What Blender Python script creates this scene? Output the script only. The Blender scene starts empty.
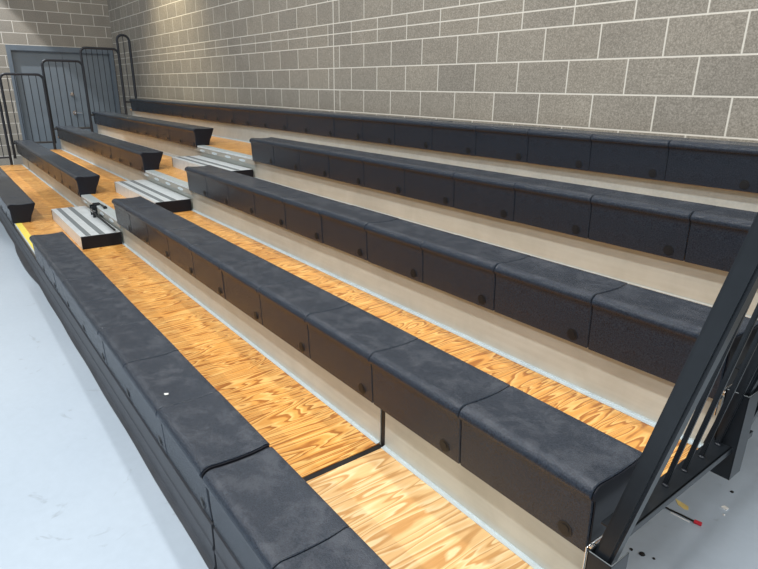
import bpy, bmesh, math, random
from mathutils import Vector, Matrix
random.seed(4)
SC = bpy.context.scene
COL = SC.collection

# ---------------------------------------------------------------- camera
cam_d = bpy.data.cameras.new('camera'); cam = bpy.data.objects.new('camera', cam_d); COL.objects.link(cam)
FW = Vector((-0.74925642, 0.57643642, -0.32609182)); RT = Vector((0.60663822, 0.79489791, 0.01128676)); UP = Vector((-0.26571581, 0.18936308, 0.94527072))
M = Matrix((RT, UP, -FW)).transposed().to_4x4(); M.translation = Vector((0.5889, -0.4784, 1.5521))
cam.matrix_world = M
cam_d.sensor_width = 36.0; cam_d.lens = 570.28 / 758 * 36; cam_d.clip_start = 0.02
SC.camera = cam
SC.view_settings.view_transform = 'Standard'; SC.view_settings.look = 'None'
SC.view_settings.gamma = 1; SC.view_settings.exposure = 0.0; SC.view_settings.use_curve_mapping = False

# ---------------------------------------------------------------- light
world = bpy.data.worlds.new('gym_ambient'); SC.world = world; world.use_nodes = True
bg = world.node_tree.nodes['Background']; bg.inputs[0].default_value = (0.84, 0.92, 1.0, 1); bg.inputs[1].default_value = 0.46

def area(name, loc, sx, sy, power, color=(1, 0.97, 0.92), target=None):
    d = bpy.data.lights.new(name, 'AREA'); d.shape = 'RECTANGLE'; d.size = sx; d.size_y = sy; d.energy = power; d.color = color
    o = bpy.data.objects.new(name, d); COL.objects.link(o); o.location = loc
    if target is not None:
        o.rotation_euler = (Vector(target) - Vector(loc)).to_track_quat('-Z', 'Y').to_euler()
    return o
for lx, kk in ((-6.0, .75), (-3.4, 1.0), (0.0, 1.35), (4.5, 1.45)):
    for ly, pw in ((-6.5, 150), (-2.2, 145), (1.2, 62)):
        area('high_bay_light', (lx + 1.0, ly, 6.8), 1.1, 0.3, pw * kk)

def spot(name, loc, target, power, angle, blend, color, radius=0.05):
    d = bpy.data.lights.new(name, 'SPOT'); d.energy = power; d.spot_size = math.radians(angle); d.spot_blend = blend; d.color = color; d.shadow_soft_size = radius
    o = bpy.data.objects.new(name, d); COL.objects.link(o); o.location = loc
    o.rotation_euler = (Vector(target) - Vector(loc)).to_track_quat('-Z', 'Y').to_euler()
    return o
spot('wall_downlight', (-8.9, 2.2, 4.7), (-9.0, 2.36, 2.0), 760, 80, 1.0, (1, 0.86, 0.58))
spot('gym_spotlight', (-11.8, -0.5, 5.36), (-11.8, -0.5, 0.0), 950, 76, 0.08, (0.95, 0.97, 1.0))

# ---------------------------------------------------------------- materials
def new_mat(name):
    m = bpy.data.materials.new(name); m.use_nodes = True
    nt = m.node_tree; b = nt.nodes['Principled BSDF']
    return m, nt, b
def nd(nt, typ, **kw):
    n = nt.nodes.new(typ)
    for k, v in kw.items(): setattr(n, k, v)
    return n
def mth(nt, op, a, b=None, c=None):
    n = nd(nt, 'ShaderNodeMath', operation=op)
    for i, v in enumerate((a, b, c)):
        if v is None: continue
        if isinstance(v, (int, float)): n.inputs[i].default_value = v
        else: nt.links.new(v, n.inputs[i])
    return n.outputs[0]
def noise(nt, vec, scale, detail=3, rough=.5, dist=0.0):
    n = nd(nt, 'ShaderNodeTexNoise'); n.inputs['Scale'].default_value = scale; n.inputs['Detail'].default_value = detail
    n.inputs['Roughness'].default_value = rough; n.inputs['Distortion'].default_value = dist
    if vec is not None: nt.links.new(vec, n.inputs['Vector'])
    return n.outputs[0]
def coords(nt, scale=(1, 1, 1), loc=(0, 0, 0)):
    tc = nd(nt, 'ShaderNodeTexCoord'); mp = nd(nt, 'ShaderNodeMapping')
    mp.inputs['Scale'].default_value = scale; mp.inputs['Location'].default_value = loc
    nt.links.new(tc.outputs['Object'], mp.inputs['Vector']); return mp.outputs[0]
def ramp(nt, fac, stops):
    r = nd(nt, 'ShaderNodeValToRGB'); e = r.color_ramp.elements
    while len(e) < len(stops): e.new(0.5)
    for i, (p, c) in enumerate(stops): e[i].position = p; e[i].color = (*c, 1)
    nt.links.new(fac, r.inputs[0]); return r.outputs[0]
def mix(nt, fac, a, b, blend='MIX'):
    n = nd(nt, 'ShaderNodeMix', data_type='RGBA', blend_type=blend)
    for s, v in ((n.inputs[0], fac), (n.inputs[6], a), (n.inputs[7], b)):
        if isinstance(v, (int, float)): s.default_value = v
        elif isinstance(v, tuple): s.default_value = (*v, 1)
        else: nt.links.new(v, s)
    return n.outputs[2]
def bump(nt, b, h, strength, dist=0.002):
    n = nd(nt, 'ShaderNodeBump'); n.inputs['Strength'].default_value = strength; n.inputs['Distance'].default_value = dist
    nt.links.new(h, n.inputs['Height']); nt.links.new(n.outputs[0], b.inputs['Normal'])

def simple(name, col, rough=.5, metal=0.0, var=.12, nscale=12, bumpy=0.0):
    m, nt, b = new_mat(name)
    v = coords(nt); n = noise(nt, v, nscale, 4, .6)
    c = ramp(nt, n, [(.3, tuple(x * (1 - var) for x in col)), (.7, tuple(min(1, x * (1 + var)) for x in col))])
    nt.links.new(c, b.inputs['Base Color']); b.inputs['Roughness'].default_value = rough; b.inputs['Metallic'].default_value = metal
    if bumpy: bump(nt, b, noise(nt, v, 220, 2), bumpy)
    return m

def block_mat(name, axis, phase_h, phase_z, joint=None, half=None):
    """painted concrete block: running bond 0.4064 x 0.2032"""
    m, nt, b = new_mat(name)
    tc = nd(nt, 'ShaderNodeTexCoord'); sp = nd(nt, 'ShaderNodeSeparateXYZ'); nt.links.new(tc.outputs['Object'], sp.inputs[0])
    h = sp.outputs[axis]; z = sp.outputs[2]
    L, H, J = .4064, .2032, .0052
    zz = mth(nt, 'DIVIDE', mth(nt, 'SUBTRACT', z, phase_z), H)
    row = mth(nt, 'FLOOR', zz); par = mth(nt, 'FLOORED_MODULO', row, 2.0)
    hh = mth(nt, 'ADD', mth(nt, 'DIVIDE', mth(nt, 'SUBTRACT', h, phase_h), L), mth(nt, 'MULTIPLY', mth(nt, 'SUBTRACT', 1.0, par), .5))
    dz = mth(nt, 'MULTIPLY', mth(nt, 'ABSOLUTE', mth(nt, 'SUBTRACT', zz, mth(nt, 'ROUND', zz))), H)
    dh = mth(nt, 'MULTIPLY', mth(nt, 'ABSOLUTE', mth(nt, 'SUBTRACT', hh, mth(nt, 'ROUND', hh))), L)
    d = mth(nt, 'MINIMUM', dz, dh)
    if half is not None: d = mth(nt, 'MINIMUM', d, mth(nt, 'ABSOLUTE', mth(nt, 'SUBTRACT', z, half)))
    if joint is not None: d = mth(nt, 'MINIMUM', d, mth(nt, 'SUBTRACT', mth(nt, 'ABSOLUTE', mth(nt, 'SUBTRACT', h, joint)), .002))
    mr = nd(nt, 'ShaderNodeMapRange'); mr.interpolation_type = 'SMOOTHSTEP'
    nt.links.new(d, mr.inputs[0]); mr.inputs[1].default_value = J - .0025; mr.inputs[2].default_value = J + .0015
    cell = nd(nt, 'ShaderNodeTexWhiteNoise'); cell.noise_dimensions = '2D'
    cb = nd(nt, 'ShaderNodeCombineXYZ'); nt.links.new(mth(nt, 'FLOOR', hh), cb.inputs[0]); nt.links.new(row, cb.inputs[1]); nt.links.new(cb.outputs[0], cell.inputs['Vector'])
    v = coords(nt)
    sp1 = noise(nt, v, 130, 3, .7); sp2 = noise(nt, v, 3.0, 3)
    base = ramp(nt, sp1, [(.34, (.185, .168, .138)), (.5, (.265, .243, .205)), (.68, (.385, .355, .305))])
    base = mix(nt, .6, base, ramp(nt, cell.outputs[0], [(0, (.86, .86, .87)), (1, (1.1, 1.08, 1.05))]), 'MULTIPLY')
    base = mix(nt, .5, base, ramp(nt, sp2, [(.3, (.88, .88, .88)), (.7, (1.1, 1.1, 1.1))]), 'MULTIPLY')
    c = mix(nt, mr.outputs[0], (.66, .63, .56), base)
    nt.links.new(c, b.inputs['Base Color']); b.inputs['Roughness'].default_value = .75
    bump(nt, b, mth(nt, 'ADD', mr.outputs[0], mth(nt, 'MULTIPLY', sp1, .35)), .5, .003)
    return m
WX = -3.6132
M_BLOCK_BACK = block_mat('grey_block_back', 0, WX, 1.5292, joint=-4.53, half=2.045)
M_BLOCK_LEFT = block_mat('grey_block_left', 1, 1.333, 1.6369)

def ply_mat(name, lo, mid, hi, freq, seed):
    m, nt, b = new_mat(name)
    v = coords(nt, (12.0, 1.3, 1), (seed, seed * .7, 0))
    n = noise(nt, v, 1.0, 2.0, .45, .55)
    band = mth(nt, 'FRACT', mth(nt, 'MULTIPLY', n, freq))
    fine = noise(nt, coords(nt, (190, 7, 1), (seed, 0, 0)), 1.0, 3, .6)
    wav = noise(nt, coords(nt, (30, 8, 1), (seed, 3, 0)), 1.0, 3, .6)
    band2 = mth(nt, 'ADD', band, mth(nt, 'MULTIPLY', mth(nt, 'SUBTRACT', wav, .5), .38))
    c = ramp(nt, band2, [(.0, hi), (.25, mid), (.48, mid), (.66, lo), (.82, lo), (.93, hi)])
    big = noise(nt, coords(nt, (1.6, 1.1, 1), (seed, 9, 0)), 1.6, 2)
    c = mix(nt, .55, c, ramp(nt, big, [(.32, (.80, .70, .60)), (.68, (1.12, 1.12, 1.12))]), 'MULTIPLY')
    c = mix(nt, .6, c, ramp(nt, fine, [(.3, (.86, .80, .72)), (.7, (1.08, 1.08, 1.08))]), 'MULTIPLY')
    nt.links.new(c, b.inputs['Base Color'])
    b.inputs['Roughness'].default_value = .36; b.inputs['Coat Weight'].default_value = .15; b.inputs['Coat Roughness'].default_value = .2
    return m
M_PLY = ply_mat('orange_plywood', (.42, .165, .034), (.74, .375, .095), (.87, .545, .19), 15, 2.3)
M_PLY_PALE = ply_mat('pale_plywood', (.60, .34, .13), (.80, .54, .26), (.87, .68, .40), 10, 7.7)

def seat_mat():
    m, nt, b = new_mat('charcoal_moulded_plastic')
    v = coords(nt); geo = nd(nt, 'ShaderNodeNewGeometry'); oi = nd(nt, 'ShaderNodeObjectInfo')
    sh = nd(nt, 'ShaderNodeVectorMath', operation='SCALE'); sh.inputs[3].default_value = 37.0
    cmb = nd(nt, 'ShaderNodeCombineXYZ')
    for i in range(3): nt.links.new(oi.outputs['Random'], cmb.inputs[i])
    nt.links.new(cmb.outputs[0], sh.inputs[0]); ad = nd(nt, 'ShaderNodeVectorMath', operation='ADD'); nt.links.new(v, ad.inputs[0]); nt.links.new(sh.outputs[0], ad.inputs[1])
    grain = noise(nt, v, 210, 3, .65); dust = noise(nt, ad.outputs[0], 11, 6, .68, .3); spk = noise(nt, v, 420, 1)
    sep = nd(nt, 'ShaderNodeSeparateXYZ'); nt.links.new(geo.outputs['Normal'], sep.inputs[0])
    upf = nd(nt, 'ShaderNodeMapRange'); nt.links.new(sep.outputs[2], upf.inputs[0]); upf.inputs[1].default_value = .75; upf.inputs[2].default_value = .98
    dr = ramp(nt, dust, [(.47, (0, 0, 0)), (.62, (1, 1, 1))])
    base = ramp(nt, grain, [(.32, (.006, .010, .018)), (.72, (.028, .039, .058))])
    dust_lit_top = mix(nt, mth(nt, 'MULTIPLY', mth(nt, 'MULTIPLY_ADD', dr, .22, .17), upf.outputs[0]), base, (.125, .135, .155))  # dust blotches, plus an even lightening painted on upward faces as top light
    nt.links.new(dust_lit_top, b.inputs['Base Color'])
    b.inputs['Roughness'].default_value = .21; b.inputs['Specular IOR Level'].default_value = .34
    bump(nt, b, mth(nt, 'ADD', grain, spk), .75, .0014)
    return m
M_SEAT = seat_mat()
M_CAP = simple('black_end_plastic', (.008, .009, .014), .45); M_CAP.node_tree.nodes['Principled BSDF'].inputs['Specular IOR Level'].default_value = .22
M_PLUG = simple('black_plug', (.006, .007, .009), .45)
M_GALV = None
def galv():
    m, nt, b = new_mat('galvanised_steel')
    v = coords(nt); vo = nd(nt, 'ShaderNodeTexVoronoi'); vo.inputs['Scale'].default_value = 60; nt.links.new(v, vo.inputs['Vector'])
    n = noise(nt, v, 6, 4, .65, .5)
    c = mix(nt, .5, ramp(nt, n, [(.3, (.43, .49, .50)), (.7, (.60, .67, .68))]), ramp(nt, vo.outputs['Distance'], [(0, (.56, .63, .64)), (.9, (.46, .52, .53))]))
    nt.links.new(c, b.inputs['Base Color']); b.inputs['Metallic'].default_value = .25; b.inputs['Roughness'].default_value = .38
    bump(nt, b, n, .12, .004)
    return m
M_GALV = galv()
def galv_warm():
    m, nt, b = new_mat('zinc_coated_riser')
    v = coords(nt); n = noise(nt, v, 5, 4, .65, .5); st = noise(nt, coords(nt, (.8, 1, 14)), 3, 3)
    c = mix(nt, .5, ramp(nt, n, [(.3, (.39, .41, .375)), (.7, (.53, .555, .52))]), ramp(nt, st, [(.3, (.44, .46, .425)), (.7, (.53, .56, .53))]))
    nt.links.new(c, b.inputs['Base Color']); b.inputs['Metallic'].default_value = .15; b.inputs['Roughness'].default_value = .42
    return m
M_RISER = galv_warm()
M_NOSE = simple('dull_nosing_steel', (.34, .325, .285), .5, .1, .15, 12)
M_LIP = simple('bright_zinc_angle', (.60, .68, .72), .38, .3, .06, 20)
M_ALU = simple('aluminium_tread', (.70, .75, .78), .34, .25, .08, 15)
M_GRIP = simple('grey_grip_strip', (.16, .18, .19), .7, 0, .1, 60, .3)
M_YELLOW = simple('yellow_nosing_tape', (.82, .68, .12), .55, 0, .08, 40)
M_RAIL = simple('black_powder_coat', (.012, .015, .019), .30, .0, .1, 30); M_RAIL.node_tree.nodes['Principled BSDF'].inputs['Specular IOR Level'].default_value = .36
M_RAIL2 = simple('satin_black_tube', (.014, .018, .026), .45, .0, .1, 30)
M_SKIRT = simple('dark_grey_kickboard', (.032, .036, .045), .5, 0, .2, 8, .2)
M_GAP = simple('black_rubber', (.006, .006, .007), .6)
M_DOOR = simple('blue_grey_door_paint', (.155, .185, .21), .42, 0, .05, 5)
M_FRAME = simple('blue_grey_frame_paint', (.125, .155, .185), .45, 0, .05, 5)
M_CHROME = simple('satin_chrome', (.7, .7, .7), .25, 1.0, .03)
M_STEEL_DK = simple('dark_structural_steel', (.05, .055, .06), .5, .3)
M_WHITE = simple('white_paper', (.8, .8, .78), .7)
M_CHIP = simple('yellow_chip', (.75, .58, .22), .6)
M_RED = simple('red_plastic', (.6, .02, .04), .4)
M_WIRE = simple('black_wire', (.01, .01, .01), .4)

def floor_mat():
    m, nt, b = new_mat('grey_blue_sealed_floor')
    v = coords(nt); n = noise(nt, v, .8, 3); f = noise(nt, v, 25, 4, .6)
    c = ramp(nt, n, [(.3, (.38, .455, .54)), (.7, (.43, .505, .59))])
    c = mix(nt, .35, c, ramp(nt, f, [(.3, (.92, .92, .92)), (.7, (1.06, 1.06, 1.06))]), 'MULTIPLY')
    st = noise(nt, v, 7, 4, .55, 1.2)
    c = mix(nt, mth(nt, 'MULTIPLY', ramp(nt, st, [(.66, (0, 0, 0)), (.76, (1, 1, 1))]), .35), c, (.10, .10, .10))
    nt.links.new(c, b.inputs['Base Color']); b.inputs['Roughness'].default_value = .28; b.inputs['Specular IOR Level'].default_value = .6
    return m
M_FLOOR = floor_mat()

# ---------------------------------------------------------------- mesh helpers
def finish(name, bm, mat, parent=None, loc=(0, 0, 0), smooth=False):
    bmesh.ops.recalc_face_normals(bm, faces=bm.faces)
    me = bpy.data.meshes.new(name); bm.to_mesh(me); bm.free()
    me.materials.append(mat)
    if smooth:
        for p in me.polygons: p.use_smooth = True
        try: me.set_sharp_from_angle(angle=math.radians(38))
        except Exception: pass
    o = bpy.data.objects.new(name, me); COL.objects.link(o); o.location = loc
    if parent is not None: o.parent = parent
    return o
def box(bm, a, b, bevel=0.0):
    c = [(x, y, z) for x in (a[0], b[0]) for y in (a[1], b[1]) for z in (a[2], b[2])]
    vs = [bm.verts.new(p) for p in c]
    fs = []
    for idx in ((0, 1, 3, 2), (4, 6, 7, 5), (0, 4, 5, 1), (2, 3, 7, 6), (0, 2, 6, 4), (1, 5, 7, 3)):
        fs.append(bm.faces.new([vs[i] for i in idx]))
    if bevel:
        es = list({e for f in fs for e in f.edges})
        bmesh.ops.bevel(bm, geom=es, offset=bevel, segments=2, affect='EDGES', profile=.7)
def bx(name, a, b, mat, parent=None, bevel=0.002, loc=(0, 0, 0)):
    bm = bmesh.new(); box(bm, a, b, bevel); return finish(name, bm, mat, parent, loc)
def prism(bm, prof, x0, x1, inset=0.003):
    """profile in (y,z), extruded along x with slightly rounded ends"""
    n = len(prof); cy = sum(p[0] for p in prof) / n; cz = sum(p[1] for p in prof) / n
    def ring(x, k):
        out = []
        for i, (y, z) in enumerate(prof):
            d = Vector((cy - y, cz - z)); d = d.normalized() * k
            out.append(bm.verts.new((x, y + d.x, z + d.y)))
        return out
    rs = [ring(x0, inset), ring(x0 + inset, 0), ring(x1 - inset, 0), ring(x1, inset)]
    for a, b in zip(rs, rs[1:]):
        for i in range(n): bm.faces.new((a[i], a[(i + 1) % n], b[(i + 1) % n], b[i]))
    bm.faces.new(rs[0]); bm.faces.new(rs[-1][::-1])
def tube(bm, pts, r, seg=10, closed=False, flat=None):
    """round tube along a polyline"""
    pts = [Vector(p) for p in pts]; rings = []
    ref = Vector((0, 0, 1))
    for i, p in enumerate(pts):
        a = pts[max(0, i - 1)]; b = pts[min(len(pts) - 1, i + 1)]
        t = (b - a).normalized()
        u = Vector((1, 0, 0)) if abs(t.x) < .9 else Vector((0, 1, 0))
        s = t.cross(u).normalized(); q = t.cross(s).normalized()
        rings.append([bm.verts.new(p + s * r * math.cos(2 * math.pi * k / seg) + q * r * math.sin(2 * math.pi * k / seg)) for k in range(seg)])
    for a, b in zip(rings, rings[1:]):
        for k in range(seg): bm.faces.new((a[k], a[(k + 1) % seg], b[(k + 1) % seg], b[k]))
    bm.faces.new(rings[0]); bm.faces.new(rings[-1][::-1])
def thing(name, label, cat, loc=(0, 0, 0), group=None):
    o = bpy.data.objects.new(name, None); COL.objects.link(o); o.location = loc; o.empty_display_size = .1
    o['label'] = label; o['category'] = cat
    if group: o['group'] = group
    return o
def tag(o, label, cat, group=None):
    o['label'] = label; o['category'] = cat
    if group: o['group'] = group
    return o
def struct(o):
    o['kind'] = 'structure'; return o

# ---------------------------------------------------------------- dimensions
W = .4572; SP = .6421; RI = .224
def deck_z(r): return RI * (r + 1)
def nose_y(r): return SP * r
NEAR0 = -10 * W                   # aisle side end of the near benches
FAR1 = -6.10                     # aisle side end of the far benches
FAREND = FAR1 - 11 * W - .0
WALL_Y = 2.858; WALL_X = -12.8
JOINT = -.915; FJOINT = -10.35

# ---------------------------------------------------------------- setting
struct(bx('floor', (-14, -9, -.1), (6, 3.2, 0), M_FLOOR, bevel=0))
struct(bx('wall_back', (WALL_X - .2, WALL_Y, 0), (6, WALL_Y + .2, 5.4), M_BLOCK_BACK, bevel=0))
DY0, DY1, DZ = .955, 2.832, 2.235     # door opening incl. frame
bm = bmesh.new()
box(bm, (WALL_X - .2, -9, 0), (WALL_X, DY0, 5.4)); box(bm, (WALL_X - .2, DY0, DZ), (WALL_X, DY1, 5.4)); box(bm, (WALL_X - .2, DY1, 0), (WALL_X, WALL_Y, 5.4))
struct(finish('wall_left', bm, M_BLOCK_LEFT))

door = thing('door_1', 'blue-grey steel double door in the far block wall', 'door', (WALL_X, (DY0 + DY1) / 2, 0)); door['kind'] = 'structure'
del door['category']
bm = bmesh.new(); hw = (DY1 - DY0) / 2; fr = .07
box(bm, (-.19, -hw, 0), (.025, -hw + fr, DZ), .003); box(bm, (-.19, hw - fr, 0), (.025, hw, DZ), .003); box(bm, (-.19, -hw + fr, DZ - fr - .02), (.025, hw - fr, DZ), .003)
finish('door_frame', bm, M_FRAME, door)
for s in (-1, 1):
    y0, y1 = (-hw + fr + .004, -.003) if s < 0 else (.003, hw - fr - .004)
    lf = bx('door_leaf', (-.11, y0, .01), (-.06, y1, DZ - fr - .025), M_DOOR, door, .003)
    if s > 0:
        bm = bmesh.new(); tube(bm, [(-.06, .07, 1.36), (-.04, .07, 1.36)], .035, 16); tube(bm, [(-.04, .07, 1.36), (-.03, .07, 1.36)], .02, 12)
        finish('deadbolt', bm, M_CHROME, lf, smooth=True)
        bm = bmesh.new(); tube(bm, [(-.06, .07, 1.0), (-.045, .07, 1.0)], .04, 16); tube(bm, [(-.045, .07, 1.0), (0, .07, 1.0), (.005, .09, 1.0), (.005, .19, .995)], .013, 10)
        finish('door_handle', bm, M_CHROME, lf, smooth=True)
bx('door_threshold', (-.19, -hw + fr, 0), (.0, hw - fr, .008), M_CHROME, door, .001)

# ---------------------------------------------------------------- bleacher tiers
tier_words = ['lowest', 'second', 'third', 'fourth', 'top']
tiers = []
for r in range(5):
    z = deck_z(r); y0 = nose_y(r) + .030; y1 = nose_y(r) + .706
    if r == 4: y1 = WALL_Y - .012
    lab = ['lowest plywood tier with yellow nosing strip and one pale panel at near end',
           'second plywood tier from the floor, orange boards behind second bench',
           'third plywood tier from the floor, hidden by its bench except in the aisle',
           'fourth plywood tier from the floor, showing brown boards by the last aisle step',
           'top tier under the highest bench against the block wall'][r]
    t = thing('bleacher_tier', lab, 'bleacher tier', (0, y0, 0), 'stepped decks of the bleacher'); tiers.append(t)
    x0, x1 = FAREND - .02, -.005
    cuts = [x0, FJOINT, JOINT, x1] if r == 0 else [x0, x1]
    for i in range(len(cuts) - 1):
        a = cuts[i] + ((.03 if i == 1 else .012) if i else 0); b = cuts[i + 1] - ((.03 if i == 0 else .018) if i < len(cuts) - 2 else 0)
        pale = (r == 0 and i == 2)
        p = bx('deck_panel', (a, .004, z - .018), (b, y1 - y0 - .002, z), M_PLY_PALE if pale else M_PLY, t, .0015)
        if pale: p['label'] = 'pale plywood panel'
        # galvanised riser behind the deck, under the next tier
        if r < 4:
            bx('riser', (a, y1 - y0 + .001, z - .05), (b, y1 - y0 + .006, z + RI - .026), M_GALV if r == 3 else M_RISER, t, .001)
            bx('rear_angle', (a, y1 - y0 - (.018 if r == 0 else .022), z + .0005), (b, y1 - y0 + .0005, z + .0035), M_LIP, t, .0008)
            bm = bmesh.new(); box(bm, (a, y1 - y0 - .004, z + .0035), (b, y1 - y0 + .0005, z + (.006, .010, .034, .010)[r]))
            finish('angle_upstand', bm, M_LIP, t)
        if len(cuts) > 2 and i:
            g = cuts[i]
            bx('joint_strip', (g - .018, .0, z - .03), (g + .010, y1 - y0 - .001, z - .004), M_GAP, t, 0)
            bx('joint_upright', (g - .010, y1 - y0 + .002, z - .03), (g + .008, y1 - y0 + .005, z + RI - .03), M_GAP, t, 0)
    # nosing beam
    bm = bmesh.new()
    box(bm, (x0, .014, z - .031), (x1, .019, z - .0185), .001); box(bm, (x0, .016, z - .031), (x1, .045, z - .028), 0)
    finish('nosing', bm, M_SKIRT if r == 0 else M_RISER, t)
    bm = bmesh.new(); box(bm, (FAR1 - .02, -.004, z - .062), (NEAR0 + .02, .003, z + .001), .001); finish('aisle_nosing', bm, M_NOSE, t) if r < 4 else bm.free()
    bm = bmesh.new()
    tx0, tx1 = FAR1 + .004, NEAR0 - .006
    if r == 0:
        box(bm, (tx0, .003, z + .0005), (tx1, .058, z + .0025), .0005); finish('nosing_strip', bm, M_YELLOW, t)['label'] = 'yellow strip'
        bm = bmesh.new(); box(bm, (tx0, -.006, z + .0005), (tx1, .003, z + .003), .0005); finish('nosing_edge', bm, M_LIP, t)
    elif r < 4:
        box(bm, (tx0, -.004, z + .0012), (tx1, .085, z + .003), .0005); finish('nosing_strip', bm, M_GALV, t)
        bm = bmesh.new(); box(bm, (tx0, -.006, z - .014), (tx1, -.004, z + .002)); finish('nosing_edge', bm, M_ALU, t)
        for k in range(4):
            cx = tx0 + .20 + k * .355
            bm = bmesh.new(); bmesh.ops.create_circle(bm, cap_ends=True, radius=.032, segments=20, matrix=Matrix.Translation((cx, -.0075, z - .043)) @ Matrix.Rotation(math.pi / 2, 4, 'X') @ Matrix.Diagonal((2.3, .42, 1, 1)))
            bmesh.ops.solidify(bm, geom=bm.faces[:], thickness=.003)
            finish('nosing_slot', bm, M_LIP, t)
    # steel frames underneath
    for fx in (-1.15, -2.9, -5.2, -7.4, -9.6):
        bx('support_leg', (fx - .025, .10, 0), (fx + .025, .15, z - .018), M_STEEL_DK, t, .003)
    if r < 4:
        pass
# front kickboard of the lowest tier
t = tiers[0]
bm = bmesh.new()
x = FAREND
prof = [(-.012, .001), (-.016, .02), (-.008, .06), (-.010, .12), (-.006, .196), (.0, .196), (.0, .001)]
for a, b in ((FAREND - .02, FAR1 - .02), (FAR1 - .01, NEAR0), (NEAR0 + .003, JOINT - .010), (JOINT + .008, -.005)):
    bm = bmesh.new()
    n = max(2, int((b - a) / .15)); prev = None
    for i in range(n + 1):
        xx = a + (b - a) * i / n
        wob = .002 * math.sin(xx * 7.3)
        top = .200
        if a > FAR1 - .1 and b <= NEAR0 + .01: wob += .03 * math.sin((xx - a) / (b - a) * math.pi)
        pr = [(-.012 - wob, .001), (-.014 - wob * .8, .014), (-.004 - wob * .5, .022), (.002, .035), (.002, .095), (-.001, .100), (-.001, .112), (.003, .118), (.003, top), (.012, top), (.012, .001)]
        ring = [bm.verts.new((xx, yy - .006, zz)) for yy, zz in [(q[0] - .018, q[1]) for q in pr]]
        if prev:
            for k in range(len(ring)): bm.faces.new((prev[k], prev[(k + 1) % len(ring)], ring[(k + 1) % len(ring)], ring[k]))
        else: bm.faces.new(ring)
        prev = ring
    bm.faces.new(prev[::-1])
    finish('kickboard', bm, M_SKIRT, t)

# small screws along the lowest deck
for k, (sx, sy) in enumerate([(-3.63, .30), (-3.55, .33), (-2.42, .29), (-2.30, .32), (-1.62, .29), (-1.52, .30)]):
    bm = bmesh.new(); tube(bm, [(sx, sy, deck_z(0)), (sx, sy, deck_z(0) + .0015)], .006, 10)
    finish('screw', bm, M_STEEL_DK, tiers[0])

# ---------------------------------------------------------------- benches
PROF = [(.015, -.020), (.011, .040), (.0075, .125), (.0045, .149), (.003, .153), (-.0045, .156), (-.0075, .162), (-.008, .171), (-.004, .181), (.004, .188), (.013, .1915), (.020, .1935), (.028, .1935),
        (.060, .190), (.110, .187), (.170, .187), (.205, .190), (.222, .193), (.233, .191), (.238, .184), (.233, .168), (.212, .115), (.186, .060), (.170, .0025), (.030, .0025), (.028, -.020)]
def module_mesh():
    bm = bmesh.new(); prism(bm, PROF, .0015, W - .0015, .0032); bmesh.ops.recalc_face_normals(bm, faces=bm.faces)
    for e in bm.edges:
        if abs(e.verts[0].co.x - e.verts[1].co.x) < 1e-6: e.smooth = False
        elif len(e.link_faces) == 2 and e.calc_face_angle(0) > math.radians(33): e.smooth = False
    me = bpy.data.meshes.new('seat_module'); bmesh.ops.recalc_face_normals(bm, faces=bm.faces); bm.to_mesh(me); bm.free(); me.materials.append(M_SEAT)
    for p in me.polygons: p.use_smooth = True
    return me
def plug_mesh():
    bm = bmesh.new(); tube(bm, [(0, 0, 0), (0, -.0018, 0)], .0215, 20); tube(bm, [(0, -.0018, 0), (0, -.0035, 0)], .013, 16)
    me = bpy.data.meshes.new('drain_plug'); bmesh.ops.recalc_face_normals(bm, faces=bm.faces); bm.to_mesh(me); bm.free(); me.materials.append(M_PLUG); return me
MOD = module_mesh(); PLUG = plug_mesh()
def end_cap(parent, x, side):
    """dark moulded end: slightly recessed plate with a raised rim"""
    bm = bmesh.new(); prof = [(y, z) for y, z in PROF]
    cy, cz = .11, .09
    inner = [(cy + (y - cy) * .965, cz + (z - cz) * .965) for y, z in prof]
    a, b = (x, x + .004) if side > 0 else (x - .004, x)
    prism(bm, inner, a, b, .0012)
    o = finish('end_cap', bm, M_CAP, parent); return o
def bench(r, x_start, n, label, gaps=()):
    z = deck_z(r); root = thing('bleacher_bench', label, 'bench', (x_start, nose_y(r), z), 'rows of charcoal bench seating')
    for k in range(n):
        g = sum(d for kk, d in gaps if k >= kk)
        o = bpy.data.objects.new('seat_module', MOD); COL.objects.link(o); o.parent = root; o.location = (k * W + g + random.uniform(-.0004, .0004), random.uniform(-.001, .001), random.uniform(-.001, .001))
        if any(kk == k + 1 for kk, d in gaps): o.scale.x = .957
        p = bpy.data.objects.new('drain_plug', PLUG); COL.objects.link(p); p.parent = o; p.location = (W * .85, .0125, .014)
    for kk, d in gaps:
        end_cap(root, kk * W - W * .043 + .001, 1); end_cap(root, kk * W - .0005, -1)
    end_cap(root, -.0005, -1); end_cap(root, n * W + .0005, 1)
    return root
bench(0, NEAR0, 10, 'lowest charcoal bench of the near section, along the open floor edge', gaps=((8, .0),))
bench(1, NEAR0, 10, 'second charcoal bench of the near section, ending beside the black guard rail post')
bench(2, NEAR0, 10, 'third charcoal bench of the near section, third up from the floor')
bench(3, NEAR0, 11, 'fourth charcoal bench of the near section, just below the highest one')
bench(0, FAREND + .04, 11, 'lowest charcoal bench of the far section beyond the aisle')
bench(1, FAREND + .04, 11, 'second charcoal bench of the far section beyond the aisle')
bench(2, FAREND + .18, 11, 'third charcoal bench of the far section beyond the aisle')
bench(3, FAREND + .06, 11, 'fourth charcoal bench of the far section beyond the aisle')
nt_ = int((0 - FAREND) / W) + 1
bench(4, -nt_ * W + .46, nt_, 'highest continuous charcoal bench running along the block wall')

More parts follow.
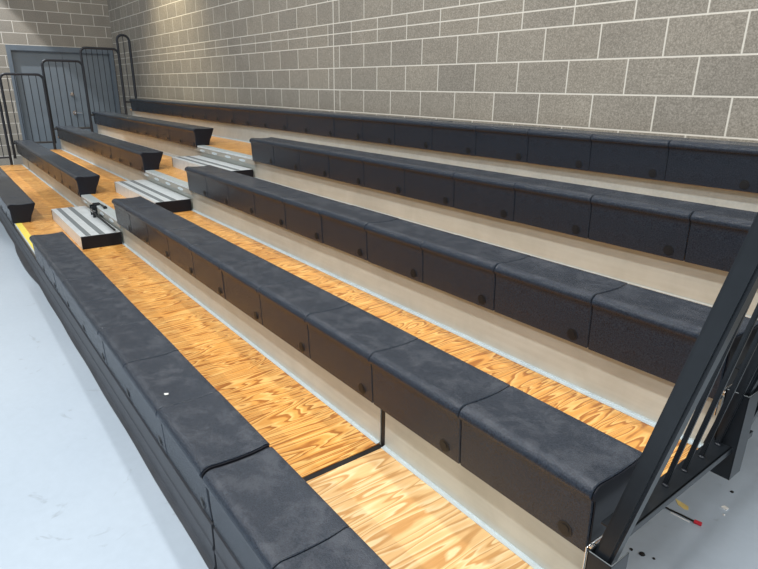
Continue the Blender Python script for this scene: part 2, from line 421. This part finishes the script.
# ---------------------------------------------------------------- aisle steps
STEP_L = NEAR0 - .075 - (FAR1 + .045)
def aisle_step(r, label):
    z = deck_z(r); y0 = nose_y(r) + .368; d = .322; h = .111
    root = thing('aisle_step', label, 'step', (FAR1 + .045, y0, z + .0005), 'metal steps up the aisle')
    bm = bmesh.new(); box(bm, (0, 0, h - .012), (STEP_L, d, h), .003); finish('tread', bm, M_ALU, root)
    bm = bmesh.new(); box(bm, (.002, .003, 0), (STEP_L, .009, h - .012), .001); finish('front_panel', bm, M_ALU, root)
    bm = bmesh.new(); box(bm, (.002, d - .008, 0), (STEP_L, d - .002, h - .012), .001); finish('back_panel', bm, M_ALU, root)
    for a, b in ((.045, .085), (.150, .195)):
        bm = bmesh.new(); box(bm, (.003, a, h - .001), (STEP_L - .003, b, h + .0015), .0005); finish('grip_strip', bm, M_GRIP, root)
    bm = bmesh.new(); box(bm, (STEP_L, .001, .001), (STEP_L + .008, d - .001, h - .001), .003); finish('end_cap', bm, M_CAP, root)
    bm = bmesh.new(); box(bm, (-.008, .001, .001), (0, d - .001, h - .001), .003); finish('end_cap', bm, M_CAP, root)
    return root
aisle_step(0, 'lowest grey metal aisle step with black end, on the lowest wooden tier')
aisle_step(1, 'middle grey metal aisle step with black end, on the second wooden tier')
aisle_step(2, 'uppermost grey metal aisle step with black end, on the third wooden tier')

# black latch on the edge of the second tier, in the aisle
lt = thing('rail_bracket', 'small black bracket with long rod on the second tier edge in the aisle', 'bracket', (-5.42, nose_y(1) + .022, deck_z(1)))
bm = bmesh.new(); box(bm, (-.06, -.012, -.10), (.06, .002, .004), .003); box(bm, (-.06, -.012, .004), (.06, .05, .012), .002); box(bm, (-.055, -.04, -.10), (-.04, -.012, .0), .002); box(bm, (.035, -.04, -.11), (.05, -.012, .0), .002)
finish('plate', bm, M_RAIL, lt)
bm = bmesh.new(); tube(bm, [(-.04, -.028, -.05), (.05, -.028, -.055)], .016, 12); finish('pin', bm, M_CHROME, lt, smooth=True)
bm = bmesh.new(); tube(bm, [(.05, -.028, -.06), (.12, -.026, -.072), (.78, -.024, -.088)], .009, 10); finish('rod', bm, M_GAP, lt, smooth=True)
bm = bmesh.new(); tube(bm, [(.10, .03, .018), (.20, .03, .022), (.26, .034, .012)], .009, 8); tube(bm, [(.24, .034, .014), (.27, .034, .014)], .017, 10); finish('lever', bm, M_RAIL, lt, smooth=True)

# ---------------------------------------------------------------- far end guard rails
def hoop_rail(r, y0, y1, ztop, label, bars=5):
    z = deck_z(r); x = FAREND - .05
    root = thing('guard_rail', label, 'railing', (x, y0, z), 'black guard rails at the far end')
    w = y1 - y0; h = ztop - z; R = min(.09, w * .5 - .001)
    pts = [(0, 0, -.12)]
    for k in range(9):
        a = math.pi - k * math.pi / 16; pts.append((0, R + R * math.cos(a), h - R + R * math.sin(a)))
    for k in range(9):
        a = math.pi / 2 - k * math.pi / 16; pts.append((0, w - R + R * math.cos(a), h - R + R * math.sin(a)))
    pts.append((0, w, -.12))
    bm = bmesh.new(); tube(bm, pts, .021, 12); finish('frame', bm, M_RAIL2, root, smooth=True)
    bot = .0 + .13
    bm = bmesh.new(); tube(bm, [(0, .015, bot), (0, w - .015, bot)], .017, 10); finish('bottom_rail', bm, M_RAIL2, root, smooth=True)
    for k in range(bars):
        yy = w * (k + 1) / (bars + 1)
        bm = bmesh.new(); tube(bm, [(0, yy, bot), (0, yy, h - .005)], .0062, 8); finish('bar', bm, M_RAIL2, root)
    if r:
        bm = bmesh.new(); tube(bm, [(.026, w, -.12), (.026, w, h - .02 - R * .7)], .02, 12); finish('post', bm, M_RAIL2, root, smooth=True)
    return root
hoop_rail(0, -.01, .55, 1.46, 'black guard rail at far end of the lowest tier, at frame edge')
hoop_rail(1, .62, 1.25, 1.70, 'leftmost low black guard rail in front of the grey double door')
hoop_rail(2, 1.27, 1.90, 1.935, 'middle black guard rail in front of the door handle')
hoop_rail(3, 1.90, 2.53, 2.16, 'upper wide black guard rail across the right door leaf', 6)
hoop_rail(4, 2.535, 2.74, 2.40, 'narrow hooped black guard rail in the wall corner', 1)

# ---------------------------------------------------------------- near end guard rails (leaning slightly outwards)
def bar_between(bm, p, q, sx, sy):
    p, q = Vector(p), Vector(q)
    c = []
    for e in (p, q):
        for dx, dy in ((-1, -1), (1, -1), (1, 1), (-1, 1)): c.append(bm.verts.new((e.x + dx * sx / 2, e.y + dy * sy / 2, e.z)))
    fs = [bm.faces.new((c[0], c[1], c[2], c[3])), bm.faces.new((c[7], c[6], c[5], c[4]))]
    for i in range(4): fs.append(bm.faces.new((c[i], c[(i + 1) % 4], c[4 + (i + 1) % 4], c[4 + i])))
    es = [e for e in {e for f in fs for e in f.edges} if abs((e.verts[0].co - e.verts[1].co).z) > .05]
    bmesh.ops.bevel(bm, geom=es, offset=min(sx, sy) * .16, segments=2, affect='EDGES')
LEAN = .207; LEANB = .165
def near_rail(r, label, xo=0.0):
    z = deck_z(r)
    root = thing('guard_rail', label, 'railing', (xo, nose_y(r), z), 'black guard rails at the near end')
    H = .98; zb = .10
    def px(zz, L=LEAN): return .068 + L * (zz - .052)
    bm = bmesh.new(); bar_between(bm, (px(-.15), -.022, -.15), (px(H), -.022, H), .045, .044); finish('front_post', bm, M_RAIL, root)
    bm = bmesh.new(); bar_between(bm, (px(-.05) - .028, .725, -.05), (px(H) - .028, .725, H), .048, .045); finish('rear_post', bm, M_RAIL, root)
    bm = bmesh.new(); box(bm, (.030, .0, zb + .006), (.088, .735, zb + .012), .001); box(bm, (.083, .0, zb - .008), (.089, .735, zb + .012), .001); finish('bottom_rail', bm, M_RAIL, root)
    bm = bmesh.new(); box(bm, (px(H) - .025, -.045, H), (px(H) + .025, .76, H + .045), .004); finish('top_rail', bm, M_RAIL, root)
    for k in range(5):
        yy = .163 + k * .103
        bm = bmesh.new(); bar_between(bm, (.052, yy, zb + .012), (.052 + LEANB * (H - zb), yy, H + .01), .0125, .0125)
        b = finish('bar', bm, M_RAIL, root)
        bm = bmesh.new(); bmesh.ops.create_icosphere(bm, subdivisions=2, radius=.007, matrix=Matrix.Translation((.056, yy - .009, zb + .014)) @ Matrix.Diagonal((1.3, .8, .6, 1)))
        finish('weld', bm, M_RAIL2, b, smooth=True)
    # sleeve and strap at the foot of the front post
    bm = bmesh.new(); x0 = .038
    box(bm, (x0, -.056, -.22), (x0 + .004, .020, .060), .001); box(bm, (x0, -.056, -.22), (x0 + .062, -.051, .060), .001); box(bm, (x0 + .059, -.056, -.22), (x0 + .063, .020, .060), .001)
    finish('socket', bm, M_RAIL, root)
    bm = bmesh.new(); tube(bm, [(x0 + .002, -.0535, .0605), (x0 + .061, -.0535, .0605)], .0013, 6); tube(bm, [(x0 + .061, -.0535, .0605), (x0 + .061, .020, .0605)], .0013, 6); finish('socket_edge', bm, M_GRIP, root)
    bm = bmesh.new(); tube(bm, [(.008, -.006, -.06), (.008, -.006, .020), (.012, .022, .028), (.016, .070, .030)], .0025, 8); finish('strap', bm, M_CHROME, root, smooth=True)
    bm = bmesh.new(); tube(bm, [(.006, .018, .012), (.018, .016, .012)], .010, 10); finish('bolt', bm, M_CHROME, root)
    return root
near_rail(1, 'black guard rail with square post beside the end of the second bench')
near_rail(2, 'black guard rail behind the nearest one, beside the end of the third bench')

# ---------------------------------------------------------------- litter
def flat_bit(name, pts, loc, mat, label, h=.0015, cat='litter'):
    bm = bmesh.new(); vs = [bm.verts.new((x, y, 0)) for x, y in pts]; f = bm.faces.new(vs)
    bmesh.ops.extrude_face_region(bm, geom=[f]); bm.verts.ensure_lookup_table()
    for v in bm.verts[len(pts):]: v.co.z += h + .002 * math.sin(v.co.x * 300)
    return tag(finish(name, bm, mat, None, loc), label, cat)
flat_bit('yellow_chip', [(-.034, .012), (-.010, -.012), (.018, -.018), (.030, -.010), (.020, .010), (-.006, .016)], (-.145, 1.617, .0003), M_CHIP, 'pointed yellow chip on the grey floor below the guard rail')
flat_bit('paper_scrap', [(-.009, -.006), (.008, -.008), (.010, .005), (-.004, .009)], (-1.462, .062, deck_z(0) + .193), M_WHITE, 'tiny white paper scrap on the lowest bench seat')
flat_bit('paper_scrap', [(-.011, -.009), (.010, -.010), (.012, .007), (-.006, .011)], (-.035, 1.735, .0003), M_WHITE, 'white paper scrap on the floor right of the yellow chip', .006)
bm = bmesh.new()
t = thing('cable_end', 'short black wire with a red tip on the grey floor', 'wire', (-.10, 1.56, .005))
bm = bmesh.new(); tube(bm, [(-.10, -.012, -.002), (-.06, -.015, 0), (-.02, -.008, 0), (.03, -.004, .001)], .0035, 8); finish('wire', bm, M_WIRE, t, smooth=True)
bm = bmesh.new(); tube(bm, [(.03, -.004, .001), (.055, .0, .002)], .008, 10); finish('red_tip', bm, M_RED, t, smooth=True)
bm = bmesh.new(); tube(bm, [(-.05, -.024, -.003), (.02, -.020, -.002)], .0026, 8); finish('white_strand', bm, M_WHITE, t, smooth=True)
def pebble(loc, rad, mat, label):
    bm = bmesh.new(); bmesh.ops.create_icosphere(bm, subdivisions=2, radius=rad)
    for v in bm.verts: v.co = Vector((v.co.x * random.uniform(.8, 1.2), v.co.y * random.uniform(.8, 1.2), max(v.co.z * .5, -rad * .3)))
    tag(finish('debris_crumb', bm, mat, None, (loc[0], loc[1], rad * .3)), label, 'litter', 'crumbs of debris on the floor')
for (u_, v_, rad, mat) in ((-.06, 1.86, .007, M_GAP), (-.105, 1.245, .010, M_GAP), (-.14, 1.235, .006, M_GAP), (-.07, 1.26, .005, M_GAP), (-.22, 1.36, .006, M_WHITE), (-.235, 1.31, .005, M_GAP), (-.02, 1.69, .005, M_WHITE)):
    pebble((u_, v_), rad, mat, 'dark or pale crumb of debris scattered on the grey floor below the guard rail')
